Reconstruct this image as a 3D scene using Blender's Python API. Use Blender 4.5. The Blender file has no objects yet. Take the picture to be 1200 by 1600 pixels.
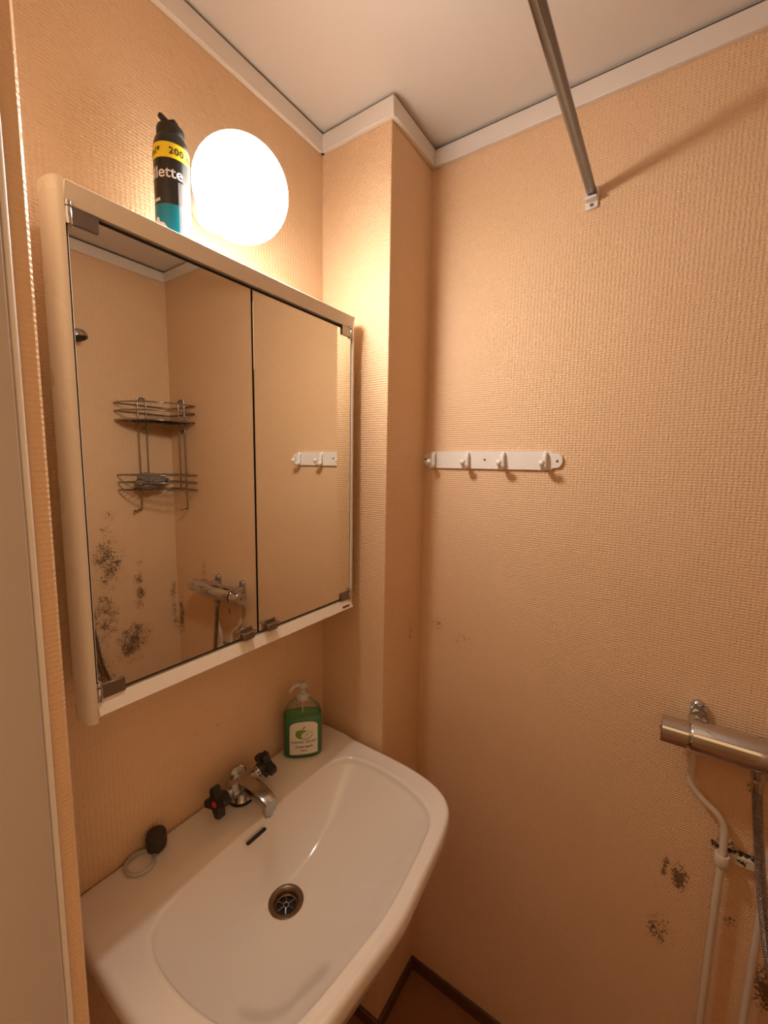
import bpy, bmesh, math, random
from mathutils import Vector, Matrix, noise

random.seed(4)
scene = bpy.context.scene
COL = scene.collection
PI = math.pi

# ------------------------------------------------------------------ camera
FPX = 653.054
YAW, PITCH, ROLL = math.radians(34.1038), math.radians(-6.5861), math.radians(0.9156)
cam_data = bpy.data.cameras.new('camera')
cam_data.sensor_width = 36.0
cam_data.lens = FPX / 1600 * 36.0
cam_data.clip_start = 0.01
cam = bpy.data.objects.new('camera', cam_data)
COL.objects.link(cam)
_f = Vector((-math.sin(YAW)*math.cos(PITCH), math.cos(YAW)*math.cos(PITCH), math.sin(PITCH)))
_r = Vector((math.cos(YAW), math.sin(YAW), 0))
_u = _r.cross(_f)
_r2 = _r*math.cos(ROLL) + _u*math.sin(ROLL)
_u2 = _u*math.cos(ROLL) - _r*math.sin(ROLL)
cam.matrix_world = Matrix(((_r2.x, _u2.x, -_f.x, .78), (_r2.y, _u2.y, -_f.y, 0), (_r2.z, _u2.z, -_f.z, 1.628), (0, 0, 0, 1)))
scene.camera = cam

# ------------------------------------------------------------------ light
world = bpy.data.worlds.new('world')
scene.world = world
world.use_nodes = True
world.node_tree.nodes['Background'].inputs[0].default_value = (1.0, .58, .27, 1)   # warm fill light added, entering by the open doorway
world.node_tree.nodes['Background'].inputs[1].default_value = 1.05
LAMP_STRENGTH = 152.0
LAMP_COLOR = (1.0, .87, .75)
vs = scene.view_settings
vs.view_transform = 'Standard'
vs.look = 'None'
vs.exposure = 0.2
vs.gamma = 1.0
vs.use_curve_mapping = False

# ------------------------------------------------------------------ main dimensions (metres)
XC = 1.361            # shower wall
YB = 1.048            # back wall
YP = 0.852            # pillar face
XP = 0.208            # pillar side
YF = 0.155            # room side of the front wall
XJ = 0.280            # left reveal of the doorway
ZC = 2.438            # ceiling
RIM = 0.883           # basin rim

# ------------------------------------------------------------------ node helpers
class NT:
    def __init__(self, name):
        self.m = bpy.data.materials.new(name)
        self.m.use_nodes = True
        self.t = self.m.node_tree
        self.b = self.t.nodes['Principled BSDF']
        self.out = self.t.nodes['Material Output']
    def put(self, sock, v):
        if hasattr(v, 'is_linked'):
            self.t.links.new(v, sock)
        elif isinstance(v, (tuple, list)) and len(v) == 3 and sock.type == 'RGBA':
            sock.default_value = (*v, 1)
        else:
            sock.default_value = v
    def math(self, op, a, b=0.0, c=None, clamp=False):
        n = self.t.nodes.new('ShaderNodeMath'); n.operation = op; n.use_clamp = clamp
        self.put(n.inputs[0], a); self.put(n.inputs[1], b)
        if c is not None: self.put(n.inputs[2], c)
        return n.outputs[0]
    def vec(self, op, a, b=(0, 0, 0)):
        n = self.t.nodes.new('ShaderNodeVectorMath'); n.operation = op
        self.put(n.inputs[0], a); self.put(n.inputs[1], b)
        return n.outputs['Value'] if op == 'LENGTH' else n.outputs['Vector']
    def pos(self):
        return self.t.nodes.new('ShaderNodeNewGeometry').outputs['Position']
    def obj(self):
        return self.t.nodes.new('ShaderNodeTexCoord').outputs['Object']
    def sep(self, v):
        n = self.t.nodes.new('ShaderNodeSeparateXYZ'); self.put(n.inputs[0], v); return n.outputs
    def noise(self, v, scale, detail=2.0, rough=.5):
        n = self.t.nodes.new('ShaderNodeTexNoise')
        self.put(n.inputs['Vector'], v); n.inputs['Scale'].default_value = scale
        n.inputs['Detail'].default_value = detail; n.inputs['Roughness'].default_value = rough
        return n.outputs['Fac']
    def mr(self, v, a, b, c=0.0, d=1.0, smooth=False):
        n = self.t.nodes.new('ShaderNodeMapRange'); n.clamp = True
        if smooth: n.interpolation_type = 'SMOOTHSTEP'
        for i, x in enumerate((v, a, b, c, d)): self.put(n.inputs[i], x)
        return n.outputs[0]
    def mix(self, f, a, b):
        n = self.t.nodes.new('ShaderNodeMix'); n.data_type = 'RGBA'
        self.put(n.inputs[0], f); self.put(n.inputs[6], a); self.put(n.inputs[7], b)
        return n.outputs[2]
    def bump(self, h, strength=.5, dist=.001):
        n = self.t.nodes.new('ShaderNodeBump')
        n.inputs['Strength'].default_value = strength; n.inputs['Distance'].default_value = dist
        self.put(n.inputs['Height'], h)
        self.t.links.new(n.outputs[0], self.b.inputs['Normal'])
    def set(self, **k):
        for key, v in k.items():
            self.put(self.b.inputs[key.replace('_', ' ')], v)
        return self

def simple(name, col, rough=.5, metal=0.0, var=.06, scale=40, bump=0.0, **k):
    n = NT(name)
    fac = n.noise(n.obj(), scale, 3)
    dark = tuple(c*(1-var) for c in col); lite = tuple(min(1, c*(1+var)) for c in col)
    n.set(Base_Color=n.mix(fac, dark, lite), Metallic=metal, **k)
    n.put(n.b.inputs['Roughness'], n.mr(fac, .3, .7, max(.02, rough*.85), min(1, rough*1.15)))
    if bump: n.bump(fac, bump, .001)
    return n.m

WALL = (.80, .565, .36)
def wallpaper(name, axis, stains=(), strength=.72):
    n = NT(name)
    P = n.pos()
    s = n.sep(P)
    wob = n.math('MULTIPLY', n.math('SUBTRACT', n.noise(P, 85, 3, .6), .5), 3.6)
    u = n.math('MULTIPLY', s[axis], 2*PI/.0158); v = n.math('MULTIPLY', s[2], 2*PI/.0110)
    a = n.math('SINE', n.math('ADD', n.math('ADD', u, v), wob))
    b = n.math('SINE', n.math('ADD', n.math('SUBTRACT', u, v), wob))
    h = n.math('ADD', n.math('MULTIPLY', n.math('MULTIPLY', a, b), n.mr(n.noise(P, 140, 2), .25, .75, .25, 1.0)), n.math('MULTIPLY', n.noise(P, 330, 2), 1.1))
    patch = n.noise(P, 3.2, 3)
    col = n.mix(n.mr(patch, .3, .7), tuple(c*f for c, f in zip(WALL, (.96, .95, .90))), WALL)
    if stains:
        fine = n.noise(P, 195, 4, .65)
        coarse = n.noise(P, 26, 2)
        tot = 0.0
        for (c, r, k) in stains:
            d = n.vec('LENGTH', n.vec('DIVIDE', n.vec('SUBTRACT', P, c), r))
            m = n.math('MULTIPLY', n.mr(d, 1.0, .15), k)
            tot = m if tot == 0.0 else n.math('MAXIMUM', tot, m)
        val = n.math('ADD', n.math('ADD', n.math('MULTIPLY', fine, 1.25), n.math('MULTIPLY', coarse, .7)), n.math('MULTIPLY', tot, .55))
        gate = n.mr(tot, .02, .12)
        fac = n.math('MULTIPLY', n.mr(val, 1.30, 1.44), gate)
        col = n.mix(n.math('MULTIPLY', fac, .88), col, (.045, .028, .016))
        halo = n.math('MULTIPLY', n.mr(n.math('ADD', tot, n.math('MULTIPLY', coarse, .5)), .45, 1.3), .22)
        col = n.mix(halo, col, (.40, .24, .10))
    n.set(Base_Color=col)
    n.put(n.b.inputs['Roughness'], n.mr(patch, .3, .7, .40, .52))
    n.b.inputs['Specular IOR Level'].default_value = .42
    n.bump(h, strength, .0011)
    return n.m

M = {}
M['wall_left'] = wallpaper('wallpaper_left', 1, [((0, .62, 1.10), (.05, .10, .10), .24), ((0, .45, 1.02), (.05, .2, .12), .20), ((0, .70, 1.02), (.05, .06, .12), .26)])
M['wall_back'] = wallpaper('wallpaper_back', 0, [
    ((.262, YB, 1.17), (.045, .1, .05), .62), ((.34, YB, 1.15), (.05, .1, .04), .45),
    ((.868, YB, .735), (.030, .1, .050), 1.0), ((.840, YB, .745), (.014, .1, .045), .95), ((.845, YB, .585), (.045, .1, .07), .72),
    ((.955, YB, .69), (.02, .1, .02), .8), ((1.03, YB, .58), (.055, .1, .10), 1.0), ((.965, YB, 1.00), (.02, .1, .03), .7),
    ((.95, YB, .86), (.05, .1, .02), .8), ((1.14, YB, 1.16), (.03, .1, .08), .6), ((1.33, YB, .9), (.05, .1, .25), .75)])
M['wall_front'] = wallpaper('wallpaper_front', 1, (), .45)
M['wall_right'] = wallpaper('wallpaper_right', 1, [
    ((XC, .76, 1.20), (.1, .10, .22), .80), ((XC, .88, 1.08), (.1, .04, .20), .75), ((XC, .84, .84), (.1, .12, .16), .85),
    ((XC, .74, .98), (.1, .08, .25), .68), ((XC, .78, 1.40), (.1, .05, .06), .6), ((XC, 1.03, .95), (.1, .03, .22), .7), ((XC, .70, .75), (.1, .1, .2), .8)])
M['wall_pillar_face'] = wallpaper('wallpaper_pillar_face', 0)
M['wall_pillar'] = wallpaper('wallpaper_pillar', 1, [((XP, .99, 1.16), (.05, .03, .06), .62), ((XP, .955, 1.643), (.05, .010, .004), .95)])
M['white_trim'] = simple('painted_trim', (.80, .76, .72), .45, var=.03, scale=15, bump=.08)
M['ceiling'] = simple('ceiling_board', (.74, .70, .66), .6, var=.03, scale=6, bump=.1)
M['hall_blocker_paint'] = simple('hall_blocker_paint', (.30, .22, .15), .6, var=.04, scale=6)  # for the added light-blocking hall wall
M['gap'] = simple('shadow_gap', (.03, .025, .02), .9)  # near-black that paints shade into the gaps; the knob caps share it
M['floor'] = simple('vinyl_floor', (.30, .13, .055), .45, var=.15, scale=25)
M['base'] = simple('vinyl_skirting', (.11, .05, .025), .5, var=.15, scale=25)
M['door_white'] = simple('door_paint', (.56, .51, .47), .35, var=.03, scale=12)
M['alu'] = simple('ivory_aluminium', (.83, .77, .68), .28, var=.02, scale=8)
M['carcass'] = simple('cabinet_white', (.78, .74, .68), .45, var=.03)
M['rod_steel'] = simple('rod_steel', (.25, .27, .31), .15, 1.0, var=.08, scale=30)
M['chrome'] = simple('chrome', (.56, .57, .60), .10, 1.0, var=.05, scale=30)
M['chrome_worn'] = simple('worn_chrome', (.45, .44, .43), .22, 1.0, var=.22, scale=55)
M['brushed_steel'] = simple('brushed_steel', (.27, .23, .20), .33, 1.0, var=.12, scale=45)
M['steel_wire'] = simple('steel_wire', (.36, .33, .30), .22, 1.0, var=.15, scale=60)
M['black_plastic'] = simple('black_plastic', (.018, .015, .013), .42, var=.2)
M['dark_rubber'] = simple('dark_rubber', (.045, .035, .025), .7, var=.2)
M['ceramic'] = simple('glazed_ceramic', (.82, .77, .71), .13, var=.015, scale=5, Coat_Weight=.5, Coat_Roughness=.05)
M['white_plastic'] = simple('white_plastic', (.82, .80, .77), .35, var=.03)
M['pipe_paint'] = simple('pipe_paint', (.66, .58, .47), .4, var=.10, scale=20)
M['can_black'] = simple('can_black', (.012, .012, .013), .30, var=.1)
M['can_yellow'] = simple('can_yellow', (.92, .70, .02), .35, var=.03)
M['can_teal'] = simple('can_teal', (.0, .20, .30), .32, var=.05)
M['print_white'] = simple('print_white', (.86, .86, .84), .5, var=.02)
M['print_black'] = simple('print_black', (.02, .02, .02), .5, var=.1)
M['print_grey'] = simple('print_grey', (.45, .46, .47), .5, var=.1)
M['print_green'] = simple('print_green', (.16, .30, .03), .5, var=.25, scale=60)
M['print_flesh'] = simple('print_flesh', (.70, .74, .52), .5, var=.05)
M['label_paper'] = simple('label_paper', (.80, .77, .68), .5, var=.03)
M['red_dot'] = simple('red_dot', (.60, .015, .02), .4, var=.05)
M['cloth'] = simple('grey_mesh_cloth', (.22, .19, .18), .9, var=.35, scale=90, bump=.6)
M['brand_strip'] = simple('brown_strip', (.16, .06, .04), .5)
M['soap'] = simple('green_soap', (.035, .34, .075), .15, var=.04)
M['drain_dark'] = simple('drain_dark', (.008, .007, .007), .6)
M['bronze'] = simple('stained_steel', (.20, .13, .075), .33, .85, var=.3, scale=120)
M['mouldy'] = simple('black_mould', (.035, .022, .014), .95, var=.5, scale=200)

n = NT('mirror_glass'); n.set(Base_Color=n.mix(n.noise(n.obj(), 4), (.80, .77, .70), (.82, .79, .72)), Metallic=1.0, Roughness=.012); M['mirror'] = n.m

def clear(name, tint, opacity, rough=.06):
    n = NT(name)
    tr = n.t.nodes.new('ShaderNodeBsdfTransparent'); tr.inputs[0].default_value = (*tint, 1)
    mx = n.t.nodes.new('ShaderNodeMixShader')
    lw = n.t.nodes.new('ShaderNodeFresnel'); lw.inputs[0].default_value = 1.45
    f = n.math('ADD', lw.outputs[0], n.mr(n.noise(n.obj(), 30), 0, 1, opacity*.8, opacity*1.2), clamp=True)
    n.put(mx.inputs[0], f)
    n.set(Base_Color=(.80, .78, .74), Roughness=rough)
    n.t.links.new(tr.outputs[0], mx.inputs[1]); n.t.links.new(n.b.outputs[0], mx.inputs[2])
    n.t.links.new(mx.outputs[0], n.out.inputs[0])
    return n.m
M['clear_plastic'] = clear('clear_plastic', (.97, .98, .96), .03)
M['milky_plastic'] = clear('milky_plastic', (.95, .95, .92), .55, .25)
M['soft_clear'] = clear('soft_clear', (.96, .95, .92), .42, .15)

# glowing globe: added emission gradient balances the room, dimmer towards wall and ceiling
n = NT('opal_globe_lit')
nv = n.t.nodes.new('ShaderNodeNewGeometry').outputs['Normal']
dt = n.t.nodes.new('ShaderNodeVectorMath'); dt.operation = 'DOT_PRODUCT'
n.put(dt.inputs[0], nv); dt.inputs[1].default_value = (.70, 0, -.714)
em = n.t.nodes.new('ShaderNodeEmission'); em.inputs[0].default_value = (*LAMP_COLOR, 1)
lobe = n.math('POWER', n.mr(dt.outputs['Value'], 0, 1), 2.6)
rear = n.mr(dt.outputs['Value'], -.6, .05, .009, .045)
n.put(em.inputs[1], n.math('MULTIPLY', n.math('ADD', lobe, rear), LAMP_STRENGTH))
n.t.links.new(em.outputs[0], n.out.inputs[0])
M['globe'] = n.m

# ------------------------------------------------------------------ mesh helpers
MATS = {}
def link(o, parent=None):
    COL.objects.link(o)
    if parent: o.parent = parent
    return o
def tag(o, label=None, cat=None, kind=None, group=None):
    if label: o['label'] = label
    if cat: o['category'] = cat
    if kind: o['kind'] = kind
    if group: o['group'] = group
    return o
def thing(name, label, cat, loc, rz=0.0):
    o = bpy.data.objects.new(name, None); COL.objects.link(o)
    o.empty_display_size = .05
    o.location = loc; o.rotation_euler = (0, 0, rz)
    MATS[o.name] = Matrix.Translation(loc) @ Matrix.Rotation(rz, 4, 'Z')
    return tag(o, label, cat)
def obj(name, bm, mat, parent=None, smooth=40, local=False, label=None):
    me = bpy.data.meshes.new(name)
    bmesh.ops.recalc_face_normals(bm, faces=bm.faces)
    bm.to_mesh(me); bm.free()
    me.materials.append(M[mat])
    if smooth:
        for p in me.polygons: p.use_smooth = True
        me.set_sharp_from_angle(angle=math.radians(smooth))
    o = bpy.data.objects.new(name, me)
    link(o, parent)
    if parent:
        mw = MATS[parent.name]
        if not local: me.transform(mw.inverted())
        MATS[o.name] = mw
    else:
        vs_ = [v.co for v in me.vertices]
        lo = [min(v[i] for v in vs_) for i in range(3)]; hi = [max(v[i] for v in vs_) for i in range(3)]
        c = Vector(((lo[0]+hi[0])/2, (lo[1]+hi[1])/2, lo[2]))
        me.transform(Matrix.Translation(-c)); o.location = c
        MATS[o.name] = Matrix.Translation(c)
    if label: o['label'] = label
    return o
def B(): return bmesh.new()
def box(bm, x0, x1, y0, y1, z0, z1, bev=0.0, seg=1, mat=None):
    r = bmesh.ops.create_cube(bm, size=1.0)
    vs_ = r['verts']
    m = Matrix.Translation(((x0+x1)/2, (y0+y1)/2, (z0+z1)/2)) @ Matrix.Diagonal((x1-x0, y1-y0, z1-z0, 1))
    bmesh.ops.transform(bm, matrix=m, verts=vs_)
    if bev:
        es = list({e for v in vs_ for e in v.link_edges})
        r = bmesh.ops.bevel(bm, geom=es, offset=bev, segments=seg, affect='EDGES', profile=.5)
        vs_ = list({v for f in r['faces'] for v in f.verts} | set(v for v in vs_ if v.is_valid))
    if mat is not None: bmesh.ops.transform(bm, matrix=mat, verts=[v for v in vs_ if v.is_valid])
    return bm
def lathe(bm, prof, n=32, mat=Matrix(), sx=1.0, sy=1.0):
    rings = []
    for (r, z) in prof:
        if r < 1e-6:
            rings.append([bm.verts.new(mat @ Vector((0, 0, z)))])
        else:
            rings.append([bm.verts.new(mat @ Vector((r*sx*math.cos(2*PI*i/n), r*sy*math.sin(2*PI*i/n), z))) for i in range(n)])
    for a, b in zip(rings, rings[1:]):
        for i in range(n):
            j = (i+1) % n
            if len(a) == 1 and len(b) == 1: continue
            if len(a) == 1: bm.faces.new((a[0], b[i], b[j]))
            elif len(b) == 1: bm.faces.new((a[i], a[j], b[0]))
            else: bm.faces.new((a[i], a[j], b[j], b[i]))
    for R_, flip in ((rings[0], True), (rings[-1], False)):
        if len(R_) > 1: bm.faces.new(R_[::-1] if flip else R_)
    return bm
def axis_mat(p, d, up=(0, 0, 1)):
    z = Vector(d).normalized(); up = Vector(up)
    if abs(z.dot(up)) > .98: up = Vector((1, 0, 0))
    x = up.cross(z).normalized(); y = z.cross(x)
    return Matrix(((x.x, y.x, z.x, p[0]), (x.y, y.y, z.y, p[1]), (x.z, y.z, z.z, p[2]), (0, 0, 0, 1)))
def cyl(bm, p0, p1, r0, r1=None, n=24, bev=0.0):
    p0 = Vector(p0); p1 = Vector(p1); L = (p1-p0).length
    r1 = r0 if r1 is None else r1
    if bev: prof = [(r0-bev, 0), (r0-bev*.3, bev*.3), (r0, bev), (r1, L-bev), (r1-bev*.3, L-bev*.3), (r1-bev, L)]
    else: prof = [(r0, 0), (r1, L)]
    return lathe(bm, prof, n, axis_mat(p0, p1-p0))
def spline(pts, k=8, closed=False):
    pts = [Vector(p) for p in pts]; out = []; n = len(pts)
    rng = range(n if closed else n-1)
    for i in rng:
        g = (lambda j: pts[j % n]) if closed else (lambda j: pts[min(max(j, 0), n-1)])
        p0, p1, p2, p3 = g(i-1), g(i), g(i+1), g(i+2)
        for s in range(k):
            t = s/k
            out.append(.5*((2*p1)+(p2-p0)*t+(2*p0-5*p1+4*p2-p3)*t*t+(3*p1-p0-3*p2+p3)*t**3))
    if not closed: out.append(pts[-1].copy())
    return out
def tube(bm, pts, r, n=10, closed=False, radii=None, cap=True):
    pts = [Vector(p) for p in pts]; m = len(pts)
    T = []
    for i in range(m):
        a = pts[(i-1) % m] if closed or i > 0 else pts[i]
        b = pts[(i+1) % m] if closed or i < m-1 else pts[i]
        T.append((b-a).normalized())
    up = Vector((0, 0, 1)) if abs(T[0].z) < .9 else Vector((1, 0, 0))
    N = (up - T[0]*up.dot(T[0])).normalized(); rings = []
    for i in range(m):
        if i:
            N = (N - T[i]*N.dot(T[i]))
            N = N.normalized() if N.length > 1e-6 else T[i].orthogonal().normalized()
        Bn = T[i].cross(N); rr = radii[i] if radii else r
        rings.append([bm.verts.new(pts[i] + rr*(math.cos(2*PI*k/n)*N + math.sin(2*PI*k/n)*Bn)) for k in range(n)])
    for i in range(m if closed else m-1):
        a, b = rings[i], rings[(i+1) % m]
        off = 0
        if closed and i == m-1:
            off = min(range(n), key=lambda o: (a[0].co-b[o].co).length)
        for k in range(n):
            bm.faces.new((a[k], a[(k+1) % n], b[(k+1+off) % n], b[(k+off) % n]))
    if cap and not closed:
        bm.faces.new(rings[0][::-1]); bm.faces.new(rings[-1])
    return bm
def prism(bm, poly, h0, h1, mat=Matrix(), inset=0.0):
    """polygon in local xy, extruded along local z"""
    n = len(poly)
    lay = [(h0, 1.0), (h1, 1.0)]
    if inset:
        cx = sum(p[0] for p in poly)/n; cy = sum(p[1] for p in poly)/n
        rad = max(math.hypot(p[0]-cx, p[1]-cy) for p in poly)
        k = 1-inset/rad
        lay = [(h0, 1.0), (h1-inset, 1.0), (h1-inset*.3, (1+2*k)/3), (h1, k)]
    else: cx = cy = 0
    rings = [[bm.verts.new(mat @ Vector((cx+(p[0]-cx)*k, cy+(p[1]-cy)*k, h))) for p in poly] for h, k in lay]
    for a, b in zip(rings, rings[1:]):
        for i in range(n): bm.faces.new((a[i], a[(i+1) % n], b[(i+1) % n], b[i]))
    bm.faces.new(rings[0][::-1]); bm.faces.new(rings[-1])
    return bm
def sphere(bm, c, r, u=16, v=10, sc=(1, 1, 1)):
    bmesh.ops.create_uvsphere(bm, u_segments=u, v_segments=v, radius=r, matrix=Matrix.Translation(c) @ Matrix.Diagonal((*sc, 1)))
    return bm
def text_bm(s, size, mapper, bold=0.0, shear=0.0, spacing=1.0, center=True, sub=0, depth=.00025):
    cu = bpy.data.curves.new('lettering', 'FONT'); cu.body = s; cu.size = size; cu.offset = bold
    cu.shear = shear; cu.space_character = spacing; cu.extrude = 0
    if center: cu.align_x = 'CENTER'
    o = bpy.data.objects.new('lettering', cu); COL.objects.link(o)
    dg = bpy.context.evaluated_depsgraph_get()
    me = bpy.data.meshes.new_from_object(o.evaluated_get(dg))
    bpy.data.objects.remove(o); bpy.data.curves.remove(cu)
    bm = bmesh.new(); bm.from_mesh(me); bpy.data.meshes.remove(me)
    for v in bm.verts: v.co = Vector(mapper(v.co.x, v.co.y))
    return bm

# ------------------------------------------------------------------ the room
def struct(name, bm, mat, smooth=0):
    return tag(obj(name, bm, mat, smooth=smooth), kind='structure')
struct('floor', box(B(), -1.4, 2.6, -2.4, YB+.1, -.1, 0), 'floor')  # extended unseen behind the camera to darken chrome reflections
struct('wall_hall_blocker', box(B(), -1.4, 2.6, -1.5, -1.4, 0, 2.3), 'hall_blocker_paint')  # unseen hall wall, added to block world light and darken chrome reflections
struct('ceiling', box(B(), -.1, XC+.1, 0.0, YB+.1, ZC, ZC+.1), 'ceiling')
struct('wall_left', box(B(), -.1, 0, 0.0, YB+.1, 0, ZC), 'wall_left')
struct('wall_back', box(B(), 0, XC, YB, YB+.1, 0, ZC), 'wall_back')
struct('wall_right', box(B(), XC, XC+.1, 0.0, YB+.1, 0, ZC), 'wall_right')
bm = B()                                                    # boxed-in corner pillar: two papered faces
bmf = B(); box(bmf, 0, XP-.0015, YP, YP+.02, 0, ZC)
struct('wall_pillar_face', bmf, 'wall_pillar_face')
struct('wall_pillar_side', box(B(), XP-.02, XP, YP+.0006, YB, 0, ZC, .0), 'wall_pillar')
bm = B()                                                    # front wall around the open doorway
box(bm, 0, XJ, 0, YF, 0, ZC, .003); box(bm, .98, XC, 0, YF, 0, ZC, .003); box(bm, XJ, .98, 0, YF, 2.16, ZC)
struct('wall_front', bm, 'wall_front', 0)
bm = B()                                                    # white door lining with a rounded arris
box(bm, XJ, XJ+.009, 0.0, .1325, 0, 2.16, .003, 3); box(bm, .971, .98, 0.0, .1325, 0, 2.16, .003, 3); box(bm, XJ+.009, .971, 0.0, .1325, 2.151, 2.16, .002)
d = struct('door_1', bm, 'door_white', 40)
bm = B(); box(bm, XJ+.0002, XJ+.0075, .1325, .1385, 0, 2.158, .003, 3)
obj('architrave_bead', bm, 'white_trim', d)

TZ0, TZ1, TT = 2.391, 2.432, .011
k = 1
for (x0, x1, y0, y1) in ((0, TT, YF, YP), (0, XP+TT, YP-TT, YP), (XP, XP+TT, YP, YB), (XP+TT, XC-TT, YB-TT, YB), (XC-TT, XC, YF, YB), (TT, XC-TT, YF, YF+TT)):
    struct('trim_%d' % k, box(B(), x0, x1, y0, y1, TZ0, TZ1, .0016), 'white_trim', 40); k += 1
for (x0, x1, y0, y1) in ((0, .004, YF, YP), (0, XP+.004, YP-.004, YP), (XP, XP+.004, YP, YB), (XP+.004, XC-.004, YB-.004, YB), (XC-.004, XC, YF, YB)):
    struct('trim_%d' % k, box(B(), x0, x1, y0, y1, TZ1, ZC, 0), 'gap'); k += 1      # solid dark strips painting in the shade above the cornice
for nm, (x0, x1, y0, y1) in (('baseboard_left', (0, .009, YF, YP)), ('baseboard_pillar_face', (0, XP+.009, YP-.009, YP)),
                             ('baseboard_pillar_side', (XP, XP+.009, YP, YB)), ('baseboard_back', (XP, XC, YB-.009, YB)), ('baseboard_right', (XC-.009, XC, YF, YB))):
    struct(nm, box(B(), x0, x1, y0, y1, 0, .042, .003), 'base', 40)

# ------------------------------------------------------------------ mirror cabinet
CY0, CY1, CZ0, CZ1 = .2225, .8265, 1.264, 1.970
cab = thing('mirror_cabinet', 'ivory framed wall cabinet with two mirrored doors above the washbasin', 'cabinet', (.06, (CY0+CY1)/2, CZ0))
obj('body', box(B(), .0005, .118, .262, .79, CZ0+.004, CZ1-.004), 'carcass', cab, 0)
for s in (0, 1):
    yy = (lambda t: CY0+t) if s == 0 else (lambda t: CY1-t)
    prof = [(.0145, .1322), (.0095, .1320), (.0055, .1292), (.0025, .1232), (.0008, .1145), (0, .104), (0, .094), (.0022, .092), (.040, .092), (.040, .1185), (.0145, .1185)]
    poly = [(x, yy(t)) for t, x in prof]
    obj('side_post', prism(B(), poly, CZ0-.012 if s == 0 else CZ0-.004, CZ1+.004), 'alu', cab, 35)
ya, yb = CY0+.0145, CY1-.0145
def rail_bm(zo, zi):                                        # rail whose face slopes back towards the doors
    b_ = B(); k_ = 1 if zi > zo else -1
    prism(b_, [(.1185, zo), (.1378, zo), (.1390, zo+k_*.0012), (.1292, zi), (.1185, zi)], ya, yb, Matrix(((1, 0, 0, 0), (0, 0, 1, 0), (0, 1, 0, 0), (0, 0, 0, 1))))
    return b_
obj('top_rail', rail_bm(CZ1, CZ1-.024), 'alu', cab, 20)
br = obj('bottom_rail', rail_bm(CZ0, CZ0+.022), 'alu', cab, 20)
obj('name_strip', box(B(), .1330, .1376, .775, .800, CZ0+.0055, CZ0+.0095), 'brand_strip', br, 0)
bm = B(); box(bm, .1186, .1205, ya, yb, CZ0+.022, CZ1-.024); obj('dark_rebate', bm, 'gap', cab, 0)
MZ0, MZ1 = CZ0+.028, CZ1-.032
def hinge(parent, y, sgn, z, h=.021):
    hb = B(); ya_, yb_ = sorted((y+sgn*.006, y+sgn*.038)); box(hb, .1288, .1322, ya_, yb_, z-h/2, z+h/2, .0005)
    hp = obj('hinge', hb, 'brushed_steel', parent)
    b2 = B(); cyl(b2, (.1312, y+sgn*.004, z-h*.62), (.1312, y+sgn*.004, z+h*.35), .0042, n=14, bev=.0006)
    cyl(b2, (.1312, y+sgn*.004, z+h*.40), (.1312, y+sgn*.004, z+h*.72), .0040, n=14, bev=.0006)
    obj('hinge_pin', b2, 'chrome', hp)
for (y0, y1, ysg) in ((ya+.003, .5205, 1), (.5245, yb-.003, -1)):
    dm = obj('mirror_door', box(B(), .1247, .1287, y0, y1, MZ0, MZ1, .0006, 1), 'mirror', cab, 0, label='left mirrored door' if ysg > 0 else 'right mirrored door')
    yh = y0 if ysg > 0 else y1
    hinge(dm, yh-ysg*.003, ysg, MZ1-.004); hinge(dm, yh-ysg*.003, ysg, MZ0+.004)
    yc = (y1-.027) if ysg > 0 else (y0+.027)
    hb = B(); box(hb, .1286, .1300, yc-.014, yc+.014, MZ0-.003, MZ0+.018, .0005); box(hb, .1300, .1400, yc-.012, yc+.012, MZ0-.003, MZ0+.010, .0008)
    box(hb, .1300, .1440, yc-.015, yc+.015, MZ0+.010, MZ0+.0125, .0006)
    obj('door_pull', hb, 'brushed_steel', dm)

# ------------------------------------------------------------------ globe lamp
LX, LY, LZ, LR = .101, .5262, 2.1135, .0828
lamp = thing('globe_lamp', 'lit round opal glass globe lamp on the wall above the mirror cabinet', 'lamp', (0, LY, LZ))
bm = lathe(B(), [(.042, 0), (.044, .003), (.044, .016), (.042, .022), (.038, .026), (.038, .034)], 40, axis_mat((0.0005, LY, LZ), (1, 0, 0)))
obj('base', bm, 'white_plastic', lamp)
bm = B()
prof = []
for i in range(33):
    a = PI*(1 - i/32*.815)
    prof.append((LR*math.sin(PI-a) if i else 0, -LR*math.cos(a)))
prof = [(LR*math.sin(t), LR*math.cos(t)) for t in [i/40*math.radians(148) for i in range(41)]]
prof[0] = (0, LR)
rings = lathe(bm, prof, 48, axis_mat((LX, LY, LZ), (1, 0, 0)))
obj('globe', bm, 'globe', lamp, 180)

# ------------------------------------------------------------------ shaving foam can
CX, CYY, CB, CR = .072, .4135, CZ1-.0035, .0268
can = thing('shaving_foam_can', 'black and teal shaving foam can with a yellow band on the cabinet top', 'can', (CX, CYY, CB))
T0 = Matrix.Translation((CX, CYY, CB))
bm = lathe(B(), [(CR-.003, 0), (CR-.0008, .001), (CR, .004), (CR, .155), (CR-.0012, .162), (.0235, .170), (.0195, .176), (.0190, .178)], 48, T0); obj('body', bm, 'can_black', can)
def band(name, z0, z1, mat, dr=.0002):
    b = B(); n_ = 48
    r1 = [[b.verts.new((CX+(CR+dr)*math.cos(2*PI*i/n_), CYY+(CR+dr)*math.sin(2*PI*i/n_), CB+z)) for i in range(n_)] for z in (z0, z1)]
    for i in range(n_): b.faces.new((r1[0][i], r1[0][(i+1) % n_], r1[1][(i+1) % n_], r1[1][i]))
    return obj(name, b, mat, can)
band('yellow_band', .1335, .156, 'can_yellow')
band('teal_band', .003, .066, 'can_teal')
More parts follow.
